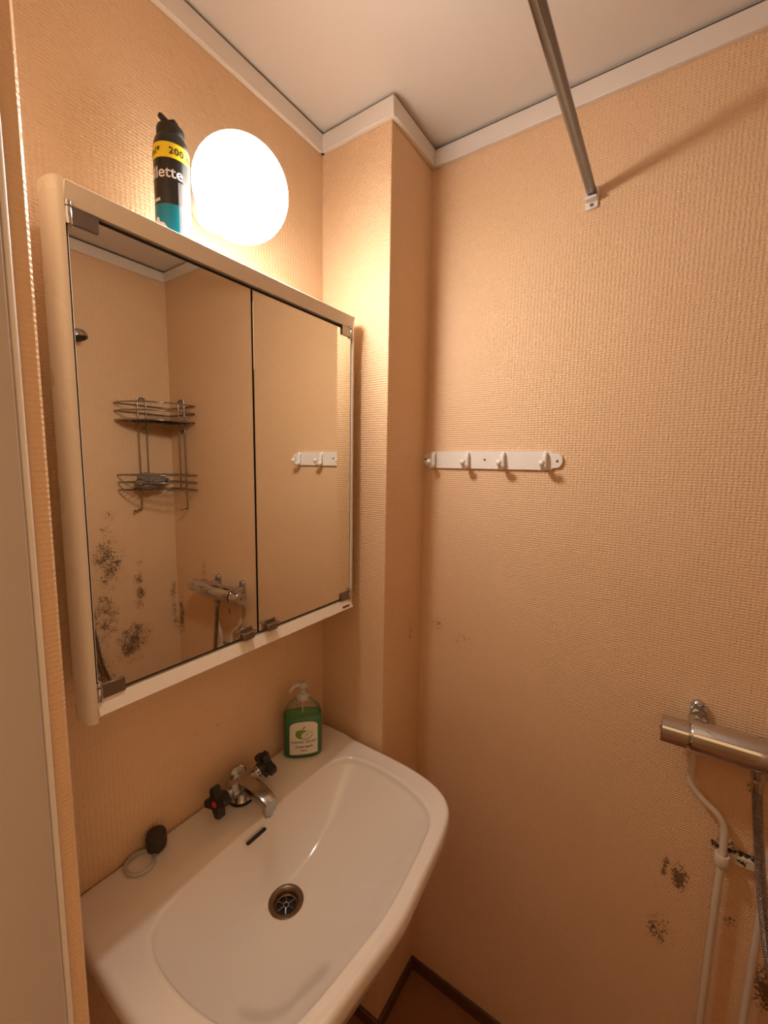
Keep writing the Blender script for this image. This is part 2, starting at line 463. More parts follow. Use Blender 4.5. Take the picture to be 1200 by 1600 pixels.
def on_can(a0, z0, dr=.0006):
    return lambda x, y: (CX+(CR+dr)*math.cos(math.radians(a0)+x/CR), CYY+(CR+dr)*math.sin(math.radians(a0)+x/CR), CB+z0+y)
obj('lettering', text_bm('Gillette', .0235, on_can(-70, .1045), bold=.0003, spacing=1.0), 'print_white', can, 0)
for a0 in (-118, 15, 140):
    obj('lettering', text_bm('200 ml*', .0135, on_can(a0, .1395), bold=.0003, spacing=1.15), 'print_black', can, 0)
obj('lettering', text_bm('FOAM', .007, on_can(-92, .070), bold=.0003), 'print_white', can, 0)
bm = B(); mp = on_can(8, .012, .0005)
for i in range(46):                                         # dense small print on the back label
    z = .0015+i*.0019; mt = .0
    u = -.0095
    while u < .010:
        L = random.uniform(.0012, .0045); e = min(u+L, .0105)
        q = [mp(u, z), mp(e, z), mp(e, z+.0010), mp(u, z+.0010)]
        bm.faces.new([bm.verts.new(p) for p in q]); u = e+.0007
obj('small_print', bm, 'print_grey', can, 0)['kind'] = 'stuff'
bm = B(); mp = on_can(-88, .004, .0007); pts = []
for i in range(28):
    a = 2*PI*i/28; rr = .0155*(1+.16*math.sin(5*a)+.08*math.sin(9*a+1)); pts.append((rr*math.cos(a), .022+rr*1.15*math.sin(a)))
c0 = bm.verts.new(mp(0, .022)); vv = [bm.verts.new(mp(*p)) for p in pts]
mid = [bm.verts.new(mp(p[0]*.5, .022+(p[1]-.022)*.5)) for p in pts]
for i in range(28):
    j = (i+1) % 28; bm.faces.new((c0, mid[i], mid[j])); bm.faces.new((mid[i], vv[i], vv[j], mid[j]))
obj('foam_picture', bm, 'print_white', can, 60)
bm = lathe(B(), [(.0195, .176), (.0205, .178), (.0205, .187), (.0195, .190), (.012, .1925), (0, .193)], 36, T0); cap = obj('nozzle_cap', bm, 'black_plastic', can)
bm = B(); Ms = T0 @ Matrix.Rotation(math.radians(205), 4, 'Z')
box(bm, -.012, .010, -.0065, .0065, .188, .202, .003, 2, Ms @ Matrix.Translation((0, 0, .0)))
cyl(bm, Ms @ Vector((.004, 0, .199)), Ms @ Vector((.017, 0, .214)), .0056, .0046, 16, .001)
obj('spout', bm, 'black_plastic', cap)

# ------------------------------------------------------------------ washbasin
basin = thing('washbasin', 'white ceramic washbasin mounted between the door wall and the corner pillar', 'washbasin', (.2, .525, .60))
def sym(p): return [(x, 1.05-y) for x, y in p]
half_out = [(.001, .53), (.001, .70), (.001, .80), (.006, .832), (.025, .840), (.12, .8415), (.22, .8415), (.30, .8385), (.36, .829), (.405, .812), (.436, .784), (.452, .745), (.4615, .69), (.4695, .61)]
half_in = [(.129, .53), (.129, .60), (.131, .66), (.136, .715), (.150, .757), (.180, .778), (.24, .785), (.31, .7785), (.365, .764), (.400, .744), (.420, .717), (.4285, .68), (.436, .62)]
out_poly = half_out + [(.4765, .525)] + [p for p in sym(half_out)[::-1]][:-1]
in_poly = half_in + [(.4435, .525)] + [p for p in sym(half_in)[::-1]][:-1]
NB = 180
def by_angle(poly, c, k=10):
    sp = [Vector((p.x, p.y)) for p in spline([(x, y, 0) for x, y in poly], k, True)]
    res = []
    for i in range(NB):
        a = 2*PI*i/NB; d = Vector((math.cos(a), math.sin(a))); best = None
        for p, q in zip(sp, sp[1:]+sp[:1]):
            e = q-p; den = d.x*e.y-d.y*e.x
            if abs(den) < 1e-12: continue
            w = p-c; t = (w.x*e.y-w.y*e.x)/den; s = (w.x*d.y-w.y*d.x)/den
            if t > 0 and -1e-6 <= s <= 1+1e-6 and (best is None or t > best): best = t
        res.append(c+d*best)
    return res
BC = Vector((.245, .525)); DR = Vector((.205, .5175)); DRZ = RIM-.140
OUT = by_angle(out_poly, BC); INN = by_angle(in_poly, BC)
def sstep(a, b, x):
    t = max(0, min(1, (x-a)/(b-a))); return t*t*(3-2*t)
def shrink(P, d, sc=1.0):
    res = []
    for p in P:
        q = BC+(p-BC)*sc; v = (q-BC); L = v.length; q = BC+v*(1-d/L)
        res.append(Vector((max(q.x, .001), q.y)))
    return res
rings = []
def ring(P, z, ledge=0.0):
    rings.append([(p.x, p.y, z+(ledge*(1-sstep(.100, .122, p.x)))) for p in P])
LED = .005
zb = RIM
ring(shrink(OUT, 0, .50), zb-.205); ring(shrink(OUT, 0, .62), zb-.19); ring(shrink(OUT, 0, .76), zb-.155); ring(shrink(OUT, 0, .86), zb-.11)
ring(shrink(OUT, 0, .93), zb-.070); ring(shrink(OUT, .012), zb-.045); ring(shrink(OUT, .004), zb-.036); ring(shrink(OUT, .0006), zb-.029); ring(OUT, zb-.020)
ring(shrink(OUT, .0008), zb-.0105, LED*.6); ring(shrink(OUT, .003), zb-.005, LED); ring(shrink(OUT, .0065), zb-.0015, LED); ring(shrink(OUT, .011), zb, LED)
A1 = shrink(OUT, .011); B1 = [BC+(p-BC)*1.030 for p in INN]
for i in range(1, 13):
    t = i/13; ring([a.lerp(b, t) for a, b in zip(A1, B1)], zb-.0012*math.sin(PI*t), LED)
ring(B1, zb, LED)
ring([BC+(p-BC)*1.015 for p in INN], zb-.0012, LED*.8); ring([BC+(p-BC)*1.004 for p in INN], zb-.0042, LED*.5); ring(INN, zb-.009, LED*.2)
DC = [DR+Vector((math.cos(2*PI*i/NB), math.sin(2*PI*i/NB)))*.030 for i in range(NB)]
for i in range(1, 25):
    t = i/24; s = t**1.15
    g = 1-(1-s)**2.3; g = .82*g+.18*s
    ring([a.lerp(b, s) for a, b in zip(INN, DC)], zb-.009+(DRZ-zb+.009)*g)
bm = B()
V = [[bm.verts.new(p) for p in r] for r in rings]
for a, b in zip(V, V[1:]):
    for i in range(NB): bm.faces.new((a[i], a[(i+1) % NB], b[(i+1) % NB], b[i]))
bm.faces.new(V[0][::-1])
last = V[-1]; deep = [bm.verts.new((v.co.x, v.co.y, v.co.z-.03)) for v in last]
for i in range(NB): bm.faces.new((last[i], last[(i+1) % NB], deep[(i+1) % NB], deep[i]))
obj('bowl', bm, 'ceramic', basin, 60)
TD = Matrix.Translation((DR.x, DR.y, DRZ))
bm = lathe(B(), [(.0345, .0005), (.0350, .002), (.0335, .0035), (.029, .0032), (.0255, .001), (.0235, -.003), (.0225, -.0085), (.0205, -.010), (.0185, -.0085), (.0185, -.0100), (.0225, -.016), (.0345, -.003)], 48, TD)
bm.faces.ensure_lookup_table()
for f in [f for f in bm.faces if len(f.verts) > 8]: bm.faces.remove(f)
dr = obj('drain', bm, 'bronze', basin)
bm = B(); bmesh.ops.create_circle(bm, cap_ends=True, segments=32, radius=.0215, matrix=TD @ Matrix.Translation((0, 0, -.0125))); obj('drain_hole', bm, 'drain_dark', dr, 0)
bm = B(); tube(bm, [TD @ Vector((.0052*math.cos(a), .0052*math.sin(a), -.0075)) for a in [2*PI*i/20 for i in range(20)]], .0008, 6, True)
for i in range(6):
    a = 2*PI*i/6+.25; tube(bm, [TD @ Vector((.0055*math.cos(a), .0055*math.sin(a), -.0075)), TD @ Vector((.0195*math.cos(a), .0195*math.sin(a), -.008))], .00085, 6)
obj('strainer', bm, 'chrome', dr)
# overflow slot: a dark opening lying on the bowl's rear wall
bm = B()
sl = [(.0018*math.sin(t)*(1), (.0215 if math.cos(t) > 0 else -.0215)+.0018*math.cos(t)) for t in [2*PI*i/20 for i in range(20)]]
OVY, OVX, OVZ = .503, .1362, RIM-.0205
Mo = Matrix.Translation((OVX+.0004, OVY, OVZ)) @ Matrix.Rotation(math.radians(66), 4, 'Y')
prism(bm, [(a*1.5, b) for a, b in sl], -.004, .0012, Mo)
obj('overflow_slot', bm, 'drain_dark', basin, 0)
bm = B(); tube(bm, spline([(DR.x, DR.y, RIM-.20), (DR.x, DR.y, RIM-.27), (DR.x-.02, DR.y, RIM-.32), (DR.x-.06, DR.y, RIM-.32), (DR.x-.08, DR.y, RIM-.28), (DR.x-.10, DR.y, RIM-.25), (.001, DR.y, RIM-.25)], 6), .017, 14)
obj('waste_trap', bm, 'white_plastic', basin)

# ------------------------------------------------------------------ basin tap
TX, TY, TZ = .052, .530, RIM+.0045
tap = thing('basin_tap', 'chrome two-handle basin tap with black cross handles', 'tap', (TX, TY, TZ))
obj('gasket', lathe(B(), [(.026, 0), (.027, .001), (.027, .004), (.025, .005)], 32, Matrix.Translation((TX, TY, TZ))), 'black_plastic', tap)
bm = lathe(B(), [(.024, .004), (.0245, .006), (.022, .010), (.0185, .016), (.0175, .024), (.019, .031), (.020, .038), (.018, .046), (.011, .051), (0, .052)], 36, Matrix.Translation((TX, TY, TZ)))
cyl(bm, (TX, TY-.030, TZ+.034), (TX, TY+.030, TZ+.034), .0185, n=28, bev=.002)
obj('body', bm, 'chrome_worn', tap)
bm = B()                                                    # flat-topped spout, drooping at the nose
sec = []
for (x, zc, hw, hh) in ((TX-.012, .034, .0175, .015), (TX+.014, .0385, .0185, .0145), (TX+.038, .0420, .0180, .0125), (TX+.062, .0425, .0170, .0110), (TX+.082, .0385, .0160, .0110), (TX+.094, .0315, .0150, .0130), (TX+.099, .0275, .0140, .0140)):
    rg = []
    for (a, b) in ((-1, -.55), (-.8, -.9), (-.45, -1), (.45, -1), (.8, -.9), (1, -.55), (1, .55), (.88, .86), (.6, 1), (-.6, 1), (-.88, .86), (-1, .55)):
        rg.append(bm.verts.new((x, TY+a*hw, TZ+zc+b*hh)))
    sec.append(rg)
for a, b in zip(sec, sec[1:]):
    for i in range(12): bm.faces.new((a[i], a[(i+1) % 12], b[(i+1) % 12], b[i]))
bm.faces.new(sec[0][::-1]); bm.faces.new(sec[-1])
sp = obj('spout', bm, 'chrome_worn', tap, 35)
bm = lathe(B(), [(.0105, 0), (.0112, .001), (.0112, .009), (.010, .011), (.0095, .015), (.008, .015)], 24, axis_mat((TX+.087, TY, TZ+.020), (.12, 0, -1)))
obj('aerator', bm, 'chrome_worn', sp)
def cross_poly(r, w, m=4):
    pts = []
    for k_ in range(m):
        a = 2*PI*k_/m
        for (rr, da) in ((r, -w), (r*1.03, 0), (r, w), (r*.58, PI/m*.72), (r*.50, PI/m), (r*.58, 2*PI/m-PI/m*.72)):
            pts.append((rr*math.cos(a+da), rr*math.sin(a+da)))
    return pts
for sgn, dirv in ((-1, (.18, -1, .12)), (1, (.10, 1, .22))):
    d = Vector(dirv).normalized()
    p = Vector((TX+.002, TY+sgn*.030, TZ+.036))
    b = B(); cyl(b, p, p+d*.012, .0105, .0095, 20, .001); cyl(b, p+d*.010, p+d*.014, .0135, .0135, 20, .001)
    obj('valve_collar', b, 'chrome', tap)
    b = lathe(B(), [(.0125, .012), (.0135, .014), (.0155, .026), (.0150, .032)], 20, axis_mat(p, d)); 
    Mh = axis_mat(p, d) @ Matrix.Rotation(.35 if sgn < 0 else .12, 4, 'Z')
    prism(b, cross_poly(.0305 if sgn < 0 else .0325, .20), .027, .0440, Mh, .003)
    h = obj('handle', b, 'black_plastic', tap, 30)
    if sgn < 0: obj('hot_marker', lathe(B(), [(.0062, .0437), (.0058, .0447), (0, .0449)], 20, axis_mat(p, d)), 'red_dot', h, label='red hot water dot')
bm = B(); cyl(bm, (TX-.018, TY+.004, TZ+.0), (TX-.018, TY+.004, TZ+.034), .0045, .004, 14, .0008)
lathe(bm, [(0, -.004), (.016, -.004), (.0185, -.0015), (.0185, .0015), (.016, .004), (0, .005)], 28, axis_mat((TX-.018, TY+.006, TZ+.046), (.85, -.45, .25)))
obj('chain_stay', bm, 'chrome_worn', tap)

# ------------------------------------------------------------------ soap bottle
SX, SY, SZ = .0565, .7145, RIM+.0045
FA = math.atan2(-SY, .78-SX)+PI/2                           # local -y looks towards the room's doorway
soap = thing('soap_bottle', 'clear pump bottle of green hand soap on the basin ledge by the corner', 'bottle', (SX, SY, SZ), FA)
SA, SB = .0485, .0245
def oval(prof, n_=48, p=2.5):
    b = B(); rg = []
    for (a, c, z) in prof:
        if a < 1e-6: rg.append([b.verts.new((0, 0, z))]); continue
        R_ = []
        for i in range(n_):
            t = 2*PI*i/n_; ct, st = math.cos(t), math.sin(t)
            R_.append(b.verts.new((a*math.copysign(abs(ct)**(2/p), ct), c*math.copysign(abs(st)**(2/p), st), z)))
        rg.append(R_)
    for A_, C_ in zip(rg, rg[1:]):
        for i in range(n_):
            j = (i+1) % n_
            if len(A_) == 1: b.faces.new((A_[0], C_[i], C_[j]))
            elif len(C_) == 1: b.faces.new((A_[i], A_[j], C_[0]))
            else: b.faces.new((A_[i], A_[j], C_[j], C_[i]))
    return b
shell = [(0, 0, 0), (SA-.006, SB-.005, 0), (SA-.001, SB-.001, .003), (SA, SB, .008), (SA, SB, .085), (SA, SB, .102), (SA-.0015, SB-.0005, .115), (SA-.007, SB-.002, .127), (SA-.016, SB-.004, .137), (.022, .018, .144), (.0145, .0145, .147), (.0135, .0135, .150)]
obj('body', oval(shell), 'clear_plastic', soap, 60, True)
liq = [(0, 0, .0015), (SA-.0075, SB-.0065, .0015), (SA-.0025, SB-.0025, .005), (SA-.0016, SB-.0016, .010), (SA-.0016, SB-.0016, .085), (SA-.0018, SB-.0016, .102), (SA-.0028, SB-.0020, .110), (0, 0, .1105)]
obj('soap_liquid', oval(liq), 'soap', soap, 60, True)
def on_bottle(cx, cz, dr):
    def f(x, y):
        u = x+cx; q = min(.999, abs(u)/SA)
        return (u, -(SB*(1-q**2.5)**(1/2.5))-dr, cz+y)
    return f
mp = on_bottle(.002, .012, .0003); bm = B()
LW = .0345; LH = .079; cols = 24; grid = []
for i in range(cols+1):
    x = -LW+2*LW*i/cols; top = LH+.0085*(1-(x/LW)**4)**.5 if abs(x) < LW else LH
    top = LH-.006+.0135*max(0, 1-abs(x/LW)**3.0)**.6
    grid.append([bm.verts.new(mp(x, top*j/6)) for j in range(7)])
for i in range(cols):
    for j in range(6): bm.faces.new((grid[i][j], grid[i+1][j], grid[i+1][j+1], grid[i][j+1]))
lab = obj('label', bm, 'label_paper', soap, 60, True)
def disc(mpf, cx, cy, rx, ry, n_=28, rot=0.0, notch=0.0):
    b = B(); pts = []
    for i in range(n_):
        a = 2*PI*i/n_; k_ = 1-notch*max(0, math.cos(a-PI/2))**8
        x, y = rx*k_*math.cos(a), ry*k_*math.sin(a)
        pts.append((cx+x*math.cos(rot)-y*math.sin(rot), cy+x*math.sin(rot)+y*math.cos(rot)))
    c = b.verts.new(mpf(cx, cy)); m1 = [b.verts.new(mpf(cx+(p[0]-cx)*.5, cy+(p[1]-cy)*.5)) for p in pts]; v = [b.verts.new(mpf(*p)) for p in pts]
    for i in range(n_):
        j = (i+1) % n_; b.faces.new((c, m1[i], m1[j])); b.faces.new((m1[i], v[i], v[j], m1[j]))
    return b
mpl = lambda d: on_bottle(.002, .012, .0003+d)
obj('printed_apple', disc(mpl(.0002), -.006, .0545, .0145, .0130, notch=.16), 'print_green', lab, 0, True)
obj('printed_apple_half', disc(mpl(.0003), .0075, .0505, .0150, .0108, rot=.25), 'print_green', lab, 0, True)
obj('printed_apple_half', disc(mpl(.0004), .0075, .0512, .0138, .0095, rot=.25), 'print_flesh', lab, 0, True)
obj('printed_seed', disc(mpl(.0005), .0078, .0530, .0019, .0011, 12), 'print_black', lab, 0, True)
obj('printed_leaf', disc(mpl(.0003), .0005, .0705, .0058, .0018, 16, rot=.6), 'print_green', lab, 0, True)
for s, sz, y0, bold, sh in (('HAND SOAP', .0100, .0300, .0001, 0), ('Green apple', .0075, .0185, .0002, .35), ('500 ml', .0056, .0085, .0001, 0)):
    mpt = mpl(.0003); tb = text_bm(s, sz, lambda x, y: mpt(x, y+y0), bold=bold, shear=sh, spacing=1.15 if sz > .007 else 1.0)
    obj('lettering', tb, 'print_black', lab, 0, True)
bm = lathe(B(), [(.0150, .146), (.0158, .147), (.0158, .162), (.0148, .164), (.0075, .165), (.0065, .172)], 32); obj('pump_collar', bm, 'milky_plastic', soap, 40, True)
bm = lathe(B(), [(.0045, .165), (.0045, .176), (.0095, .177), (.0112, .180), (.0112, .186), (.0095, .190), (0, .1915)], 28)
tube(bm, spline([(0, 0, .184), (-.016, -.004, .1855), (-.026, -.007, .181), (-.031, -.0085, .172)], 5), .004, 12, radii=[.0052-.0016*i/15 for i in range(16)])
obj('pump_head', bm, 'milky_plastic', soap, 40, True)
bm = B(); tube(bm, [(0, .004, .012), (0, 0, .150)], .0025, 10); obj('dip_tube', bm, 'milky_plastic', soap, 40, True)

# ------------------------------------------------------------------ stopper and ring on the ledge
d = Vector((.45, -.25, .85)).normalized()
bm = lathe(B(), [(0, 0), (.0140, 0), (.0165, .002), (.0178, .008), (.0182, .026), (.0170, .032), (.013, .035), (0, .0355)], 28, axis_mat((.0215, .360, RIM+.0065), (.10, -.06, .99)))
tag(obj('basin_stopper', bm, 'dark_rubber'), 'dark brown rubber stopper leaning on the wall behind the basin', 'stopper')
pts = [(.030+.0245*math.cos(2*PI*i/40)*(1+.04*math.sin(4*PI*i/40)), .3255+.0235*math.sin(2*PI*i/40), RIM+.0078+.0004*math.sin(6*PI*i/40)) for i in range(40)]
tag(obj('plastic_ring', tube(B(), pts, .0036, 10, True), 'soft_clear', smooth=60), 'clear plastic ring lying flat on the basin ledge', 'ring')

# ------------------------------------------------------------------ hook rail
HZ = 1.6415; HX0, HX1 = .206, .573
rail = thing('hook_rail', 'white coat rail with four small hooks on the back wall', 'hook rail', ((HX0+HX1)/2, YB, HZ-.0225))
poly = []
def endcap(cx, sg):
    p = [(cx+sg*.000, -.0225), (cx+sg*.003, -.0195), (cx+sg*.006, -.0170), (cx+sg*.0105, -.0172)]
    for i in range(9):
        a = -PI*.44+PI*.88*i/8; p.append((cx+sg*(.0115+.0135*math.cos(a)), .0172*math.sin(a)))
    return p+[(cx+sg*.0105, .0172), (cx+sg*.006, .0170), (cx+sg*.003, .0195), (cx+sg*.000, .0225)]
poly = endcap(HX1-.025, 1)+endcap(HX0+.025, -1)[::-1]
MXZ = Matrix(((1, 0, 0, 0), (0, 0, -1, YB-.0003), (0, 1, 0, HZ), (0, 0, 0, 1)))    # local xy -> world xz, local z -> -y
obj('plate', prism(B(), poly, 0, .0065, MXZ), 'white_plastic', rail, 30)
for x in (.241, .339, .434, .535):
    y0 = YB-.0065
    pts = spline([(x, y0-.001, HZ+.0155), (x, y0-.0065, HZ+.0120), (x, y0-.0080, HZ-.002), (x, y0-.0100, HZ-.0135), (x, y0-.0190, HZ-.0190), (x, y0-.0280, HZ-.0150), (x, y0-.0330, HZ-.0075)], 5)
    b = tube(B(), pts, .0044, 12, radii=[.0046+.0014*math.sin(PI*i/(len(pts)-1)) for i in range(len(pts))])
    sphere(b, (x, y0-.0335, HZ-.0060), .0074); sphere(b, (x, y0-.0020, HZ+.0165), .0050)
    obj('hook', b, 'white_plastic', rail, 60)
for x in (.2125, .385, .5615):
    obj('screw', lathe(B(), [(.0030, -.0005), (.0030, .0006), (.002, .0010), (0, .0010)], 14, axis_mat((x, YB-.0068, HZ+(.001 if x < .5 else -.001)), (0, -1, 0))), 'bronze', rail)

# ------------------------------------------------------------------ shower curtain rod
RX, RZ = .598, 2.2065
rod = thing('curtain_rod', 'thin chrome shower curtain rod running from back wall to the door wall', 'rod', (RX, .6, RZ-.012))
bm = B()
prof = []
for i in range(28):                                         # tube with a slim runner groove along its underside
    a = 2*PI*i/28; rr = .0098 - (.0022 if abs(a-PI*1.5) < .30 else 0); prof.append((rr*math.cos(a), rr*math.sin(a)))
prism(bm, prof, YF+.004, YB-.004, Matrix(((1, 0, 0, RX), (0, 0, 1, 0), (0, 1, 0, RZ), (0, 0, 0, 1))))
obj('tube', bm, 'rod_steel', rod, 50)
for y, s in ((YB, -1), (YF, 1)):
    b = B(); box(b, RX-.013, RX+.013, min(y+s*.0004, y+s*.005), max(y+s*.0004, y+s*.005), RZ-.028, RZ+.015, .002)
    box(b, RX-.0125, RX+.0125, min(y+s*.004, y+s*.022), max(y+s*.004, y+s*.022), RZ-.0155, RZ-.0085, .002)
    bk = obj('bracket', b, 'white_plastic', rod)
    if s < 0:
        b = B(); lathe(b, [(.0035, 0), (.0035, .0015), (0, .002)], 12, axis_mat((RX, YB-.005, RZ-.021), (0, -1, 0))); obj('screw', b, 'chrome_worn', bk)

# ------------------------------------------------------------------ shower mixer
MY, MZ = .988, 1.103
mix = thing('shower_mixer', 'chrome thermostatic shower mixer bar on the back wall', 'mixer tap', (.968, YB, MZ-.03))
bm = lathe(B(), [(.022, .853), (.0285, .854), (.0305, .858), (.0305, 1.070), (.0285, 1.079), (.022, 1.080)], 40, Matrix(((0, 0, 1, 0), (1, 0, 0, MY), (0, 1, 0, MZ), (0, 0, 0, 1))), sx=1.05)
for x in (.868, 1.029): cyl(bm, (x, MY+.008, MZ+.010), (x, YB-.012, MZ+.012), .0155, .0165, 24, .002)
obj('body', bm, 'chrome', mix)
def knob(x0, x1):
    b = B(); prof = []
    for i in range(48):
        a = 2*PI*i/48; rr = .0262
        for a0 in (PI*1.30, PI*.30):
            if abs(((a-a0+PI) % (2*PI))-PI) < .26: rr -= .0035
        prof.append((rr*math.cos(a), rr*math.sin(a)))
    s = 1 if x1 > x0 else -1
    prism(b, prof, 0, abs(x1-x0), Matrix(((0, 0, s, x0), (-s, 0, 0, MY), (0, 1, 0, MZ-.003), (0, 0, 0, 1))), .002)
    return b
for x0, x1 in ((.8505, .806), (1.083, 1.130)):
    kb = obj('control_knob', knob(x0, x1), 'chrome', mix, 30)
    s = 1 if x1 > x0 else -1
    obj('knob_collar', lathe(B(), [(.023, -.004*s), (.023, .003*s)], 32, axis_mat((x0-.001*s, MY, MZ-.002), (1, 0, 0))), 'chrome_worn', kb)
    obj('knob_cap', lathe(B(), [(.0035, 0), (.003, .0006), (0, .0008)], 14, axis_mat((x1, MY, MZ-.003), (s, 0, 0))), 'gap', kb)
for x in (.868, 1.029):
    pl = [(.0135*math.cos(a), .030+.0135*math.sin(a)) for a in [PI*i/12 for i in range(13)]]+[(.0155*math.cos(a), -.018+.0155*math.sin(a)) for a in [PI+PI*i/12 for i in range(13)]]
    b = prism(B(), pl, 0, .012, Matrix(((1, 0, 0, x), (0, 0, -1, YB-.0004), (0, 1, 0, MZ+.006), (0, 0, 0, 1))), .003)
    lg = obj('wall_union', b, 'chrome', mix, 35)
    b = lathe(B(), [(.0062, 0), (.0062, .0022), (.0045, .0032), (0, .0032)], 6, axis_mat((x, YB-.012, MZ+.0385), (0, -1, 0))); obj('screw', b, 'chrome_worn', lg, 20)
    b = B(); cyl(b, (x, YB-.020, MZ-.038), (x, YB-.020, MZ-.012), .0125, .0135, 6, .001); obj('compression_nut', b, 'chrome_worn', lg, 20)
for x in (.872, .968, 1.06):
    b = tube(B(), [(x+.0125*math.cos(2*PI*i/24), MY+.008+.0085*math.sin(2*PI*i/24), MZ+.0300-.0018*abs(math.sin(2*PI*i/24))) for i in range(24)], .0011, 6, True)
    obj('top_mark', b, 'chrome', mix)
b = B(); cyl(b, (.961, MY, MZ-.046), (.961, MY, MZ-.022), .0115, .0125, 24, .001); obj('hose_outlet', b, 'chrome_worn', mix)

# ------------------------------------------------------------------ shower hose and hand shower
path = spline([(.961, MY, MZ-.048), (.963, MY, 1.02), (.975, MY-.001, .915), (.993, .986, .79), (1.014, .982, .68), (1.055, .965, .55), (1.13, .93, .455), (1.22, .87, .445), (1.29, .79, .545), (1.322, .737, .69),
               (1.331, .705, .79), (1.334, .689, .90), (1.335, .672, 1.02), (1.334, .655, 1.25), (1.330, .642, 1.60), (1.320, .634, 1.80), (1.311, .630, 1.885)], 120)
L = [0]
for a, c in zip(path, path[1:]): L.append(L[-1]+(c-a).length)
fine = []; step = .00125; j = 0; s = 0
while s < L[-1]:
    while L[j+1] < s: j += 1
    t = (s-L[j])/max(1e-9, L[j+1]-L[j]); fine.append(path[j].lerp(path[j+1], t)); s += step
rad = [.0072+.0011*(1 if (i % 4) in (1, 2) else -1) for i in range(len(fine))]
hose = thing('shower_hose', 'ribbed metal shower hose looping from mixer to hand shower', 'hose', (1.2, .9, .44))
obj('ribbed_tube', tube(B(), fine, .007, 10, radii=rad), 'chrome_worn', hose, 30)
b = B(); cyl(b, (.961, MY, MZ-.072), (.961, MY, MZ-.0464), .0088, .0100, 20, .001); obj('end_ferrule', b, 'chrome_worn', hose)

hs = thing('hand_shower', 'chrome hand shower with round nozzle head in a wall holder', 'shower head', (XC, .63, 1.9))
tip = Vector((1.272, .645, 2.082))
b = tube(B(), spline([(1.311, .630, 1.880), (1.309, .630, 1.95), (1.300, .632, 2.03), tip], 6), .011, 16, radii=[.0095+.002*i/18 for i in range(19)]); obj('handle', b, 'chrome', hs)
hd = Vector((-.18, .20, -.95)).normalized(); hc = Vector((1.268, .662, 2.066))
b = lathe(B(), [(0, -.022), (.018, -.020), (.032, -.012), (.037, -.004), (.0375, .008), (.036, .011)], 36, axis_mat(hc, hd)); head = obj('head', b, 'chrome', hs)
b = lathe(B(), [(.0355, .0105), (.034, .0122), (0, .0122)], 36, axis_mat(hc, hd))
for rr, m in ((.008, 6), (.018, 12), (.028, 18)):
    for i in range(m):
        q = axis_mat(hc, hd) @ Vector((rr*math.cos(2*PI*i/m), rr*math.sin(2*PI*i/m), .0135)); sphere(b, q, .0018, 8, 6)
obj('nozzle_plate', b, 'dark_rubber', head)
b = B(); cyl(b, (XC-.0004, .630, 1.925), (XC-.014, .630, 1.925), .022, .020, 28, .003); cyl(b, (XC-.012, .630, 1.925), (1.325, .630, 1.925), .0105, n=20); tube(b, [(1.3098+.0145*math.cos(2*PI*i/24), .630+.0145*math.sin(2*PI*i/24), 1.925) for i in range(24)], .0035, 8, True)
obj('wall_holder', b, 'chrome', hs)

# ------------------------------------------------------------------ supply pipes and clip
PYY = YB-.020
p1 = spline([(.868, PYY, MZ-.03), (.867, PYY, 1.03), (.866, PYY, .995), (.871, PYY, .972), (.890, PYY, .950), (.915, PYY, .930), (.928, PYY, .905), (.930, PYY, .86), (.928, PYY, .70), (.926, PYY, .35), (.926, PYY, 0.0)], 8)
tag(obj('water_pipe', tube(B(), p1, .0066, 14), 'pipe_paint'), 'cream painted water pipe with a kink below the mixer, held by the clip ring', 'pipe')
p2 = spline([(1.029, PYY, MZ-.03), (1.029, PYY, 1.03), (1.028, PYY, .995), (1.022, PYY, .965), (1.008, PYY, .93), (1.000, PYY, .89), (.998, PYY, .80), (.994, PYY, .60), (.990, PYY, .35), (.988, PYY, 0)], 8)
tag(obj('water_pipe', tube(B(), p2, .0066, 14), 'pipe_paint'), 'cream painted water pipe running down behind the ribbed shower hose', 'pipe')
clip = thing('pipe_clip', 'white double pipe clip with black mould along its top', 'pipe clip', (.965, YB, .83))
b = B(); box(b, .935, 1.012, YB-.012, YB-.0004, .830, .853, .003); obj('base_plate', b, 'pipe_paint', clip)
for x in (.930, .9985):
    b = B(); lathe(b, [(.0078, -.0115), (.0118, -.0115), (.0126, -.010), (.0126, .010), (.0118, .0115), (.0078, .0115), (.0078, -.0115)], 28, Matrix.Translation((x, PYY, .838)))
    for f in [f for f in b.faces if len(f.verts) > 8]: b.faces.remove(f)
    obj('clip_ring', b, 'pipe_paint', clip, 40)
b = B()
for i in range(110):
    x = random.uniform(.912, 1.01); sphere(b, (x, YB-random.uniform(.001, .012), .8535+random.uniform(-.001, .003)), random.uniform(.0008, .0022), 6, 4, (1.4, 1, .8))
for i in range(14): sphere(b, (.962+random.gauss(0, .004), YB-.012, .841+random.gauss(0, .003)), random.uniform(.0012, .0028), 6, 4, (1.3, .5, 1))
o = obj('mould_growth', b, 'mouldy', clip); o['kind'] = 'stuff'

